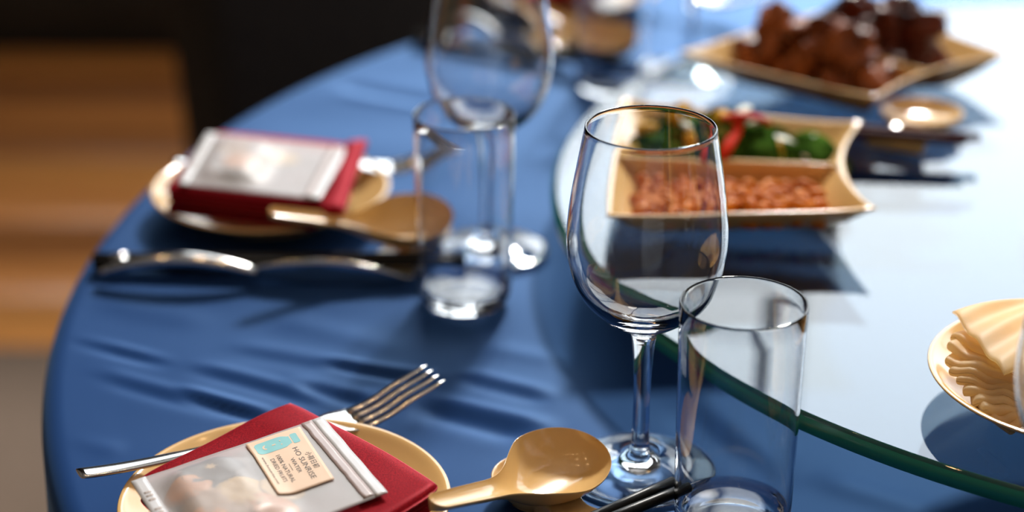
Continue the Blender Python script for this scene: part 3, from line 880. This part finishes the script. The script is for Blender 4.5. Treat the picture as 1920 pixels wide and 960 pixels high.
for ex in (-.045, .045): flat_print(ring_pts(bx + ex * BW, by + .56 * bh, .012 * BW, .016 * bh, 10), M_STICKER, 0.00096)
flat_print([(bx + x * BW, by + y * bh) for x, y in [(-.012, .36), (.012, .36), (.012, .44), (-.012, .44)]], M_STICKER, 0.00096)
sm = [(bx + .055 * BW * math.cos(a), by + (.22 + .075 * -math.sin(a)) * bh) for a in np.linspace(0, math.pi, 9)]
sm2 = [(bx + .030 * BW * math.cos(a), by + (.22 + .036 * -math.sin(a)) * bh) for a in np.linspace(math.pi, 0, 9)]
V = [(x, y, 0) for x, y in sm + sm2[::1]]
me = mesh(V, [(i, i + 1, 16 - i, 17 - i) for i in range(8)], smooth=False)
obj('emblem', press(me, 0, 0, 0.00096), M_STICKER, stk)

# spoon, its rest, chopsticks, glasses of the front setting
r1 = P(1013, 893, 0.0135); ra = P(1108, 985, 0.012)
REST1_A = math.atan2(ra[1] - r1[1], ra[0] - r1[0])
spoon_rest((r1[0], r1[1], T + 0.0003), REST1_A, 'cream spoon rest beneath the front soup spoon')
ha, hb = P(810, 940, .0465), P(1140, 804, .034)
SP1 = dict(h=math.atan2(hb[1] - ha[1], hb[0] - ha[0]))
spoon((ha[0], ha[1], T + ha[2]), SP1['h'], math.radians(1.0), math.radians(13), 'cream soup spoon in front, leaning on its rest beside the wine glass foot', k=(1.03, 1.0, 1.0))
for k, (a, b) in enumerate([((1100, 976), (1262, 903)), ((1140, 975), (1290, 913))]):
    pb = P(*b, .0155); pa = P(*a, .0165); d = (pb - pa); d /= np.linalg.norm(d)
    pa = pb - d * 0.235
    chopstick(W(pa), W(pb), ['black chopstick in front, nearer the wine glass stem', 'black chopstick in front, its tip behind the front tumbler'][k], M_BLACK, 'black chopsticks', cap=False)
w1 = P(1198.5, 884); wine_glass((w1[0], w1[1], T + 0.0003), 'empty wine glass in sharp focus behind the front tumbler')
tu1 = P(1371, 990); tumbler((tu1[0], tu1[1], T + 0.0003), 'empty straight tumbler closest to the camera, before the sharp wine glass')
we = P(2015, 1190); wine_glass((we[0], we[1], T + 0.0003), 'wine glass cut off by the right picture edge, only its bowl side showing')

# ------------------------------------------------------------------ second place setting (left middle)
S2 = []
p2 = P(508, 348, 0.0195)
S2.append(plate((p2[0], p2[1], T + 0.0003), 'cream plate at the left middle setting, under napkin and plain sachet'))
f2a = P(330, 320, FZ); f2b = P(862, 280, FZ + 0.008)
f2h = math.atan2(f2b[1] - f2a[1], f2b[0] - f2a[0])
f2s = np.array([f2b[0], f2b[1]]) - 0.196 * np.array([math.cos(f2h), math.sin(f2h)])
S2.append(fork((f2s[0], f2s[1], T + FZ), f2h, 0.0, 'steel fork with tines showing behind the middle tumbler'))
n2 = [P(405, 248, .036), P(684, 268, .038), P(632, 398, .036), P(304, 366, .034)]
nq = n2
fold = pillow([P(648, 268, .04), P(690, 264, .04), P(645, 396, .04), P(600, 398, .04)], 0.0390, 0.0075, 0.0055, n=10, wob=0.0008, seed=9)
o, z2 = napkin(nq, NZ, [(0.0058, 0.03, 0.0, 0.001), (0.0055, 0.0, 0.0, -0.001), (0.0052, 0.02, -0.002, 0.0)], 'burgundy satin napkin on the left middle plate under the plain sachet', seed=5, extra=[fold, pillow([P(312, 374, .03), P(592, 404, .03), P(606, 376, .03), P(326, 346, .03)], 0.0228, 0.0090, 0.0045, n=12, wob=0.0012, seed=7)])
S2.append(o)
SZ2 = z2 + 0.0028
q2 = [P(655, 280, SZ2), P(600, 376, SZ2), P(332, 346, SZ2), P(388, 250, SZ2)]
t2, *_ = sachet(q2, SZ2, 'white sachet of dried fruit without sticker on the left middle napkin',
    [(0.62, 0.62, 0.014, 'orange', 0.3), (0.35, 0.40, 0.012, 'yellow', 1.1), (0.4, 0.72, 0.011, 'tan', 0.5)], seed=4.0)
S2.append(t2)
r2 = P(772, 428, .0135); r2e = P(728, 484, .012)
S2.append(spoon_rest((r2[0], r2[1], T + 0.0003), math.atan2(r2e[1] - r2[1], r2e[0] - r2[0]), 'cream spoon rest under the spoon beside the middle tumbler'))
s2a, s2b = P(504, 394, .049), P(850, 394, .034)
S2.append(spoon((s2a[0], s2a[1], T + s2a[2]), math.atan2(s2b[1] - s2a[1], s2b[0] - s2a[0]), math.radians(0.0), math.radians(14), 'cream soup spoon lying between the left plate and the middle tumbler'))
for k, (a, b) in enumerate([((176, 486), (872, 480)), ((178, 496), (872, 490))]):
    pa, pb = P(*a, .0062), P(*b, .0150)
    S2.append(chopstick(W(pa), W(pb), ['black chopstick behind the left table knife, the one farther from it', 'black chopstick lying right behind the left table knife'][k], M_BLACK, 'black chopsticks'))
ka, kb = P(190, 520, .004), P(776, 528, .004)
S2.append(knife(W(ka) * 1.0 - Vector((0, 0, 0.0038)), W(kb) - Vector((0, 0, 0.0038)), 'steel table knife standing on its edge in front of the left black chopsticks'))
w2 = P(917, 472); S2.append(wine_glass((w2[0], w2[1], T + 0.0003), 'blurred wine glass standing behind the middle tumbler'))
tu2 = P(872, 567); S2.append(tumbler((tu2[0], tu2[1], T + 0.0003), 'blurred middle tumbler beside the left spoon, in front of the second wine glass'))

# ------------------------------------------------------------------ third place setting (far): the second one turned about the table
A3 = math.radians(-44.2); OFF3 = Vector((-0.0225, 0.020, 0))
M3 = Matrix.Translation(Vector((CTR[0], CTR[1], 0)) + OFF3) @ Matrix.Rotation(A3, 4, 'Z') @ Matrix.Translation(Vector((-CTR[0], -CTR[1], 0)))
L3 = ['cream plate at the far setting, cut by the top picture edge', 'steel fork at the far setting, beside the dish of meat',
      'burgundy napkin on the far plate at the top edge', 'white sachet on the far napkin at the top edge', 'cream spoon rest at the far setting behind the far tumbler',
      'cream soup spoon at the far setting near the top edge', 'black chopstick at the far setting, the one nearer the plate', 'black chopstick at the far setting, right behind the far knife',
      'steel table knife at the far setting, seen through the second wine glass', 'far wine glass, only stem and foot showing at the top', 'far tumbler at the top, standing left of the dish of meat']
SHIFT3 = {0: (-.030, .040), 1: (.016, .022), 2: (-.030, .040), 3: (-.030, .040)}
for i, (o, lab) in enumerate(zip(S2, L3)):
    if i in (5, 6, 7, 8): continue
    c = copy_tree(o)
    bpy.context.view_layer.update()
    c.matrix_world = Matrix.Translation((*SHIFT3.get(i, (0, 0)), 0)) @ M3 @ o.matrix_world
    c['label'] = lab
    if i == 4:
        q = P(1106, 54, .012); c.location = (q[0], q[1], T + 0.0003)
s3 = P(974, -8, .049)
spoon((s3[0], s3[1], T + s3[2]), math.radians(-40), 0.0, math.radians(14), L3[5])
for k, (a, b) in enumerate([((778, 66), (1196, 122)), ((776, 73), (1196, 129))]):
    pa, pb = P(*a, .0062), P(*b, .0150)
    chopstick(W(pa), W(pb), L3[6 + k], M_BLACK, 'black chopsticks')
k3a, k3b = P(812, 44, .004), P(1078, 118, .004)
knife(W(k3a) - Vector((0, 0, .0038)), W(k3b) - Vector((0, 0, .0038)), L3[8])

# ------------------------------------------------------------------ dishes on the turntable
A_, BR_, BL_, HR = 0.0795, 0.0765, 0.1045, 0.0262     # half length, half width at the curved-in end and at the wide end, height
def dish_hw(x): return (BR_ + BL_) / 2 + (BR_ - BL_) / 2 * (x / A_)
def dish_outline(s, k, inner=0.0, z=0.0):
    """point on the fan shaped rim; s in 0..4 runs front, curved-in end, rear, wide end; k = size factor"""
    side = int(s) % 4; f = s - int(s); q = 2 * f - 1
    a = A_ * k - inner; br = BR_ * k - inner; bl = BL_ * k - inner
    if side == 0: return (a * q, -(bl + (br - bl) * f) + 0.0012 * (1 - q * q))
    if side == 1: return (a - 0.0150 * (1 - q * q) * (0.6 + 0.4 * k), br * q)
    if side == 2: return (-a * q, br + (bl - br) * f - 0.0012 * (1 - q * q))
    return (-a - 0.0050 * (1 - q * q), -bl * q)
def sauce_dish(loc, rz, label):
    t = tag(empty('compartment_dish', loc, rz), label, 'serving dish', 'two-compartment cream dishes')
    rings = [(0.60, 0, 0.0005), (0.66, 0, 0.0030), (0.80, 0, 0.0120), (0.93, 0, 0.0205), (1.0, 0, 0.0250), (1.0, 0.0, HR - 0.0004), (1.0, 0.0012, HR), (1.0, 0.0030, HR - 0.0002), (0.985, 0.0035, HR - 0.0020),
             (0.91, 0.003, 0.0200), (0.79, 0.003, 0.0115), (0.66, 0.003, 0.0058), (0.5, 0.003, 0.0046)]
    n = 96; V, Fc = [], []
    for k, ins, z in rings:
        for i in range(n):
            x, y = dish_outline(4 * i / n, k, ins)
            s = 4 * i / n; f = s - int(s); corner = abs(2 * f - 1) ** 6
            V.append((x, y, z + (0.0022 * corner if z > 0.018 else 0)))
    for r in range(len(rings) - 1):
        for i in range(n):
            i2 = (i + 1) % n
            Fc.append((r*n + i, r*n + i2, (r+1)*n + i2, (r+1)*n + i))
    c0 = len(V); V.append((0, 0, 0.0005)); c1 = len(V); V.append((0, 0, 0.0045))
    for i in range(n):
        i2 = (i + 1) % n
        Fc.append((c0, i2, i)); Fc.append((c1, (len(rings)-1)*n + i, (len(rings)-1)*n + i2))
    obj('tray', mesh(V, Fc), M_CREAM, t)
    kz = lambda z: 0.62 + 0.38 * (z / HR) ** 0.8
    def xe(z): return A_ * kz(z) - 0.0150 * (0.6 + 0.4 * kz(z)) - 0.002
    def xl(z): return A_ * kz(z) + 0.001
    def f(sg):
        def g(u, v):
            z = 0.003 + (HR - 0.0035) * v; return (-xl(z) + (xl(z) + xe(z)) * u, sg * (0.0030 - 0.0013 * v), z)
        return g
    V, Fc = shell(20, 8, f(-1), f(1)); obj('divider', mesh(V, Fc), M_CREAM, t)
    return t
def dish_center(fr, br_, rot):
    mid = (P(*fr, GT + HR) + P(*br_, GT + HR)) / 2
    return mid - A_ * np.array([math.cos(rot), math.sin(rot), 0])
AROT = math.radians(-6.0); ac = dish_center((1625, 393), (1633, 234), AROT)
dishA = sauce_dish((ac[0], ac[1], T + GT), AROT, 'cream two-compartment dish of peanuts and cucumber salad behind the sharp wine glass')
BROT = math.radians(-48.5); bc = dish_center((1650, 190), (1890, 99), BROT)
dishB = sauce_dish((bc[0], bc[1], T + GT), BROT, 'cream two-compartment dish piled with braised meat at the top right')
def local(center, rot, x, y, z):
    c, s = math.cos(rot), math.sin(rot)
    return Vector((center[0] + c * x - s * y, center[1] + s * x + c * y, T + GT + z))

# peanuts
def blob(n_sub, fn):
    import bmesh
    bm = bmesh.new(); bmesh.ops.create_icosphere(bm, subdivisions=n_sub, radius=1.0)
    for v in bm.verts: v.co = fn(v.co)
    me = bpy.data.meshes.new('blob'); bm.to_mesh(me); bm.free()
    me.polygons.foreach_set('use_smooth', [True] * len(me.polygons)); me.update()
    return me
def peanut_shape(seed):
    def fn(c):
        x = c.x; waist = 1 - 0.10 * math.exp(-(x / 0.3) ** 2)
        k = 1 + 0.06 * noise.noise(c * 1.6 + Vector((seed, 0, 0)))
        return Vector((0.0082 * x * k, 0.0044 * c.y * waist * k, 0.0042 * c.z * waist * k))
    return fn
pe = [blob(2, peanut_shape(s)) for s in (1, 4, 7)]
for p in pe: p.materials.append(M_PEANUT)
random.seed(11)
placed = []
tries = 0
while len(placed) < 150 and tries < 9000:
    tries += 1
    layer = 0 if len(placed) < 82 else 1
    x = random.uniform(-0.060, 0.047); y = random.uniform(-(dish_hw(x) - 0.021 - 0.004 * layer), -0.012 - 0.008 * layer)
    if any((x - q[0]) ** 2 + (y - q[1]) ** 2 < 0.0066 ** 2 and q[2] == layer for q in placed): continue
    lim = 0.0 
    placed.append((x, y, layer))
    z = 0.0100 + 0.0066 * layer + random.uniform(-0.001, 0.0014) + 0.0016 * max(0, abs(y + 0.036) / 0.03)
    o = obj('peanut', pe[len(placed) % 3], None)
    o.location = local(ac, AROT, x, y, z)
    o.rotation_euler = (random.uniform(0, 6.28), random.uniform(-0.45, 0.45), random.uniform(0, 6.28))
    tag(o, 'red-brown roasted peanut in the front half of the cream dish', 'peanut', 'peanuts in the dish')

# cucumber salad
def chunk(seed, sx, sy, sz, amt=0.25, sub=2):
    def fn(c):
        q = Vector((math.copysign(abs(c.x) ** 0.6, c.x), math.copysign(abs(c.y) ** 0.6, c.y), math.copysign(abs(c.z) ** 0.6, c.z)))
        k = 1 + amt * noise.noise(c * 1.3 + Vector((seed * 3.1, seed, 0)))
        return Vector((q.x * sx * k, q.y * sy * k, q.z * sz * k))
    return blob(sub, fn)
def cucumber_piece(loc, rot, L, label):
    """quartered cucumber stick: dark rind outside, pale flesh on the cut faces"""
    t = empty('cucumber_piece', loc); t.rotation_euler = rot
    tag(t, label, 'cucumber', 'cucumber pieces in the dish'); t.scale = (1.3, 1.3, 1.25)
    r = 0.0125; n = 7
    arc = [(r * math.cos(a), r * math.sin(a)) for a in np.linspace(0.1, math.pi - 0.1, n)]
    V = [(-L/2, y, z) for y, z in arc] + [(L/2, y, z) for y, z in arc]
    arc2 = [(r * .84 * math.cos(a), r * .84 * math.sin(a)) for a in np.linspace(0.1, math.pi - 0.1, n)]
    V2 = [(-L/2, y, z) for y, z in arc2] + [(L/2, y, z) for y, z in arc2]
    Fc = [(i, i + 1, n + i + 1, n + i) for i in range(n - 1)]
    o = 2 * n
    Fr = list(Fc) + [(o + i, o + n + i, o + n + i + 1, o + i + 1) for i in range(n - 1)]
    Fr += [(i + 1, i, o + i, o + i + 1) for i in range(n - 1)] + [(n + i, n + i + 1, o + n + i + 1, o + n + i) for i in range(n - 1)]
    Fr += [(0, n, o + n, o), (n - 1, o + n - 1, o + 2*n - 1, 2*n - 1)]
    obj('rind', mesh(V + V2, Fr), M_CUKE, t)
    k = 0.995
    V3 = [(x * 0.985, y * k, z * k + 0.0001) for x, y, z in V2]
    F3 = Fc + [tuple(reversed(range(n))), tuple(range(n, 2 * n)), (0, n, 2*n - 1, n - 1)]
    obj('flesh', mesh(V3, F3, smooth=False), M_CUKEFLESH, t)
    return t
CUKE = [(-0.040, 0.024, .016, 0.3, .5, .024), (-0.038, 0.047, .018, 1.2, .3, .022), (-0.024, 0.030, .021, 2.2, .2, .026), (-0.010, 0.020, .017, 0.1, -.2, .026), (-0.012, 0.044, .019, 1.9, .5, .024),
        (0.004, 0.030, .022, 0.5, .1, .028), (0.010, 0.018, .016, 0.0, .0, .028), (0.014, 0.046, .018, 2.6, .2, .022), (0.034, 0.022, .014, 0.2, .1, .024), (0.036, 0.040, .013, 1.0, -.3, .022),
        (0.046, 0.030, .012, 2.0, .2, .020), (-0.026, 0.016, .015, 0.0, .3, .022), (-0.002, 0.052, .023, .9, .4, .022)]
for i, (x, y, z, rz, rx, L) in enumerate(CUKE):
    cucumber_piece(local(ac, AROT, x * 1.22 - 0.004, y * 1.22, z - 0.002), (rx + 0.25 * math.sin(i * 2.3), 0.3 * math.sin(i * 1.7), rz), L, 'dark green cucumber piece in the rear half of the peanut dish')
for i, (x, y, z) in enumerate([(-0.046, 0.035, .021), (-0.030, 0.038, .029), (-0.020, 0.018, .022), (-0.028, 0.056, .026), (-0.006, 0.036, .030), (0.022, 0.019, .017)]):
    me = chunk(i + 2, 0.0078, 0.0056, 0.0064); me.materials.append(M_YELLOW)
    o = obj('yellow_pepper_piece', me, None, loc=local(ac, AROT, x * 1.22 - 0.004, y * 1.22, z + 0.006), rot=(i * 1.1, i * .7, i * 2.0))
    tag(o, 'yellow pepper piece among the dark green cucumber in the peanut dish', 'pepper', 'yellow pepper pieces in the dish')
for i, (x, y, z, s) in enumerate([(0.027, 0.030, .021, 1), (0.044, 0.034, .019, 1), (0.034, 0.018, .018, .9), (0.004, 0.050, .031, .9), (-0.022, 0.026, .031, .8), (0.012, 0.040, .029, .8)]):
    me = chunk(i + 12, 0.0085 * s, 0.0050 * s, 0.0022 * s); me.materials.append(M_GARLIC)
    o = obj('garlic_slice', me, None, loc=local(ac, AROT, x * 1.22 - 0.004, y * 1.22, z + 0.005), rot=(0.3 * math.sin(i), 0.3 * math.cos(i * 2), i * 1.3))
    tag(o, 'pale garlic slice on the dark green cucumber in the peanut dish', 'garlic', 'garlic slices in the dish')
def strip_mesh(pts, w, th):
    return mesh(*tube(spline(pts, 6), w, 10, flat=(1, th)))
pc = [(P(1385, 225, .085), P(1378, 250, .08), P(1362, 280, .075), P(1348, 300, .07)), (P(1355, 222, .085), P(1390, 216, .088), P(1425, 222, .085), P(1440, 232, .08))]
for i, pts in enumerate(pc):
    org = W(pts[0])
    me = strip_mesh([tuple(W(p) - org) for p in pts], 0.0042, 0.45); me.materials.append(M_RED)
    o = obj('red_pepper_strip', me, None, loc=org)
    tag(o, ['red pepper strip hanging down over the cucumber toward the peanuts', 'red pepper strip lying flat on top of the cucumber salad'][i], 'pepper', 'red pepper strips')

# braised meat
mm = [chunk(30 + i, 0.0135, 0.0115, 0.0105, amt=0.55, sub=3) for i in range(4)]
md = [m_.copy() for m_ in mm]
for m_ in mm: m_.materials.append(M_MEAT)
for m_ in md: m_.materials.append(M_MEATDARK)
random.seed(5)
def pile(y0, y1, meshes, label, group, n, x0=-0.050, x1=0.050):
    placed = []; tries = 0
    while len(placed) < n and tries < 8000:
        tries += 1
        layer = 0 if len(placed) < n * 0.48 else (1 if len(placed) < n * 0.82 else 2)
        sh = 0.007 * layer
        x = random.uniform(x0 + sh, x1 - sh); y = random.uniform(y0 + sh, y1 - sh)
        if any((x - q[0]) ** 2 + (y - q[1]) ** 2 < 0.0145 ** 2 and q[2] == layer for q in placed):
            if tries % 60: continue
        placed.append((x, y, layer))
        o = obj('meat_chunk', meshes[len(placed) % 4], None, loc=local(bc, BROT, x, y, 0.0170 + 0.0130 * layer + random.uniform(-.001, .002)))
        o.rotation_euler = (random.uniform(0, 6), random.uniform(0, 6), random.uniform(0, 6))
        s = random.uniform(0.78, 1.1); o.scale = (s, s, s)
        tag(o, label, 'meat', group)
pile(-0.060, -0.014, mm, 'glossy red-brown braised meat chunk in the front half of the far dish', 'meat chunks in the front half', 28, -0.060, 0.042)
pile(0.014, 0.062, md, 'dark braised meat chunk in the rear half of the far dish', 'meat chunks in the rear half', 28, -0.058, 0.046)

# serving spoon on a rest with dark red chopsticks
rc = P(1728, 208, GT + .0135)
re_ = P(1662, 272, GT + .012)
sr = spoon_rest((rc[0], rc[1], T + GT + 0.0003), math.atan2(re_[1] - rc[1], re_[0] - rc[0]), 'cream spoon rest on the turntable between the two dishes, carrying dark red chopsticks')
sr.scale = (1.15, 1.15, 1.0)
for k, (a, b) in enumerate([((1560, 237), (1838, 258)), ((1560, 246), (1812, 266))]):
    pb = P(*b, GT + .0145); pa = P(*a, GT + .0165); d = pb - pa; d /= np.linalg.norm(d); pa = pb - d * 0.2
    chopstick(W(pa), W(pb), ['dark red serving chopstick whose tip reaches farther right', 'dark red serving chopstick with the shorter reach, nearer the camera'][k], M_MAROON_WOOD, 'dark red serving chopsticks', cap=False)

# plate of folded tofu sheets
dl = P(1740, 685, GT + .0195)
dc = np.array([dl[0] + 0.080, dl[1] - 0.006])
plate((dc[0], dc[1], T + GT + 0.0003), 'cream plate with fanned pale sheets on the turntable at the right edge')
ENDS = [(1776, 632), (1769, 655), (1766, 676), (1774, 694), (1788, 714), (1802, 734), (1821, 756), (1840, 776), (1865, 792), (1893, 806)]
def sheet(k, n):
    """one folded sheet of the fan; its outer end and front fold stick out from under the one above"""
    f = k / (n - 1)
    z = 0.0300 - 0.0165 * f ** 0.9
    a = P(*ENDS[k], GT + z)[:2]
    hub = P(2000, 755 + 35 * f, GT + z)[:2]
    d = hub - a; L = np.linalg.norm(d); d /= L
    nrm = np.array([-d[1], d[0]])
    w = 0.026
    q = [a, a + d * L, a + d * L + nrm * w * 0.5, a + nrm * w - d * 0.002]
    def zf(u, v): return 0.0011 * math.sin(u * 11 + k * 1.9) * (1 - v) + 0.0008 * math.sin(u * 23 + k) - 0.002 * v + 0.003 * u
    return mesh(*shift(pillow(q, GT + z, 0.0052, 0.0030, n=14, wob=0.0012, seed=k * 0.9, zfun=zf, corner=0.04), np.array([dc[0], dc[1], GT])))
NS = len(ENDS)
ORD = ['second', 'third', 'fourth', 'fifth', 'sixth', 'seventh', 'eighth', 'ninth', 'tenth', 'lowest']
for k in range(NS):
    me = sheet(k, NS); me.materials.append(M_SHEET)
    o = obj('tofu_sheet', me, None, loc=(dc[0], dc[1], T + GT))
    tag(o, ORD[k] + ' pale folded sheet from the top of the fan on the right plate', 'tofu sheet', 'folded sheets in the fan')
def top_sheet():
    q = [P(1782, 612, GT + .03), P(1990, 575, GT + .03), P(2080, 640, GT + .03), P(1880, 720, GT + .03)]
    def zf(u, v): return 0.0035 * math.sin(u * 3 + 1) * (1 - v) + 0.0012 * math.sin(v * 16 + u * 5) + 0.004 * u
    V, Fc = pillow(q, GT + 0.0350, 0.0022, 0.002, n=18, wob=0.0012, seed=3, zfun=zf)
    return shift((V, Fc), np.array([dc[0], dc[1], GT]))
me = mesh(*top_sheet()); me.materials.append(M_SHEET)
tag(obj('tofu_sheet', me, None, loc=(dc[0], dc[1], T + GT)), 'broad smooth sheet lying on top of the fan at the right edge', 'tofu sheet', 'folded sheets in the fan')

# sunlight may bend through the drinking glasses
sun.cycles.is_caustics_light = True
for o in bpy.data.objects:
    if o.type == 'MESH' and o.data.materials and o.data.materials[0] is M_GLASS: o.cycles.is_caustics_caster = True
    elif o.name.split('.')[0] in ('tablecloth', 'soup_spoon', 'dish'): o.cycles.is_caustics_receiver = True
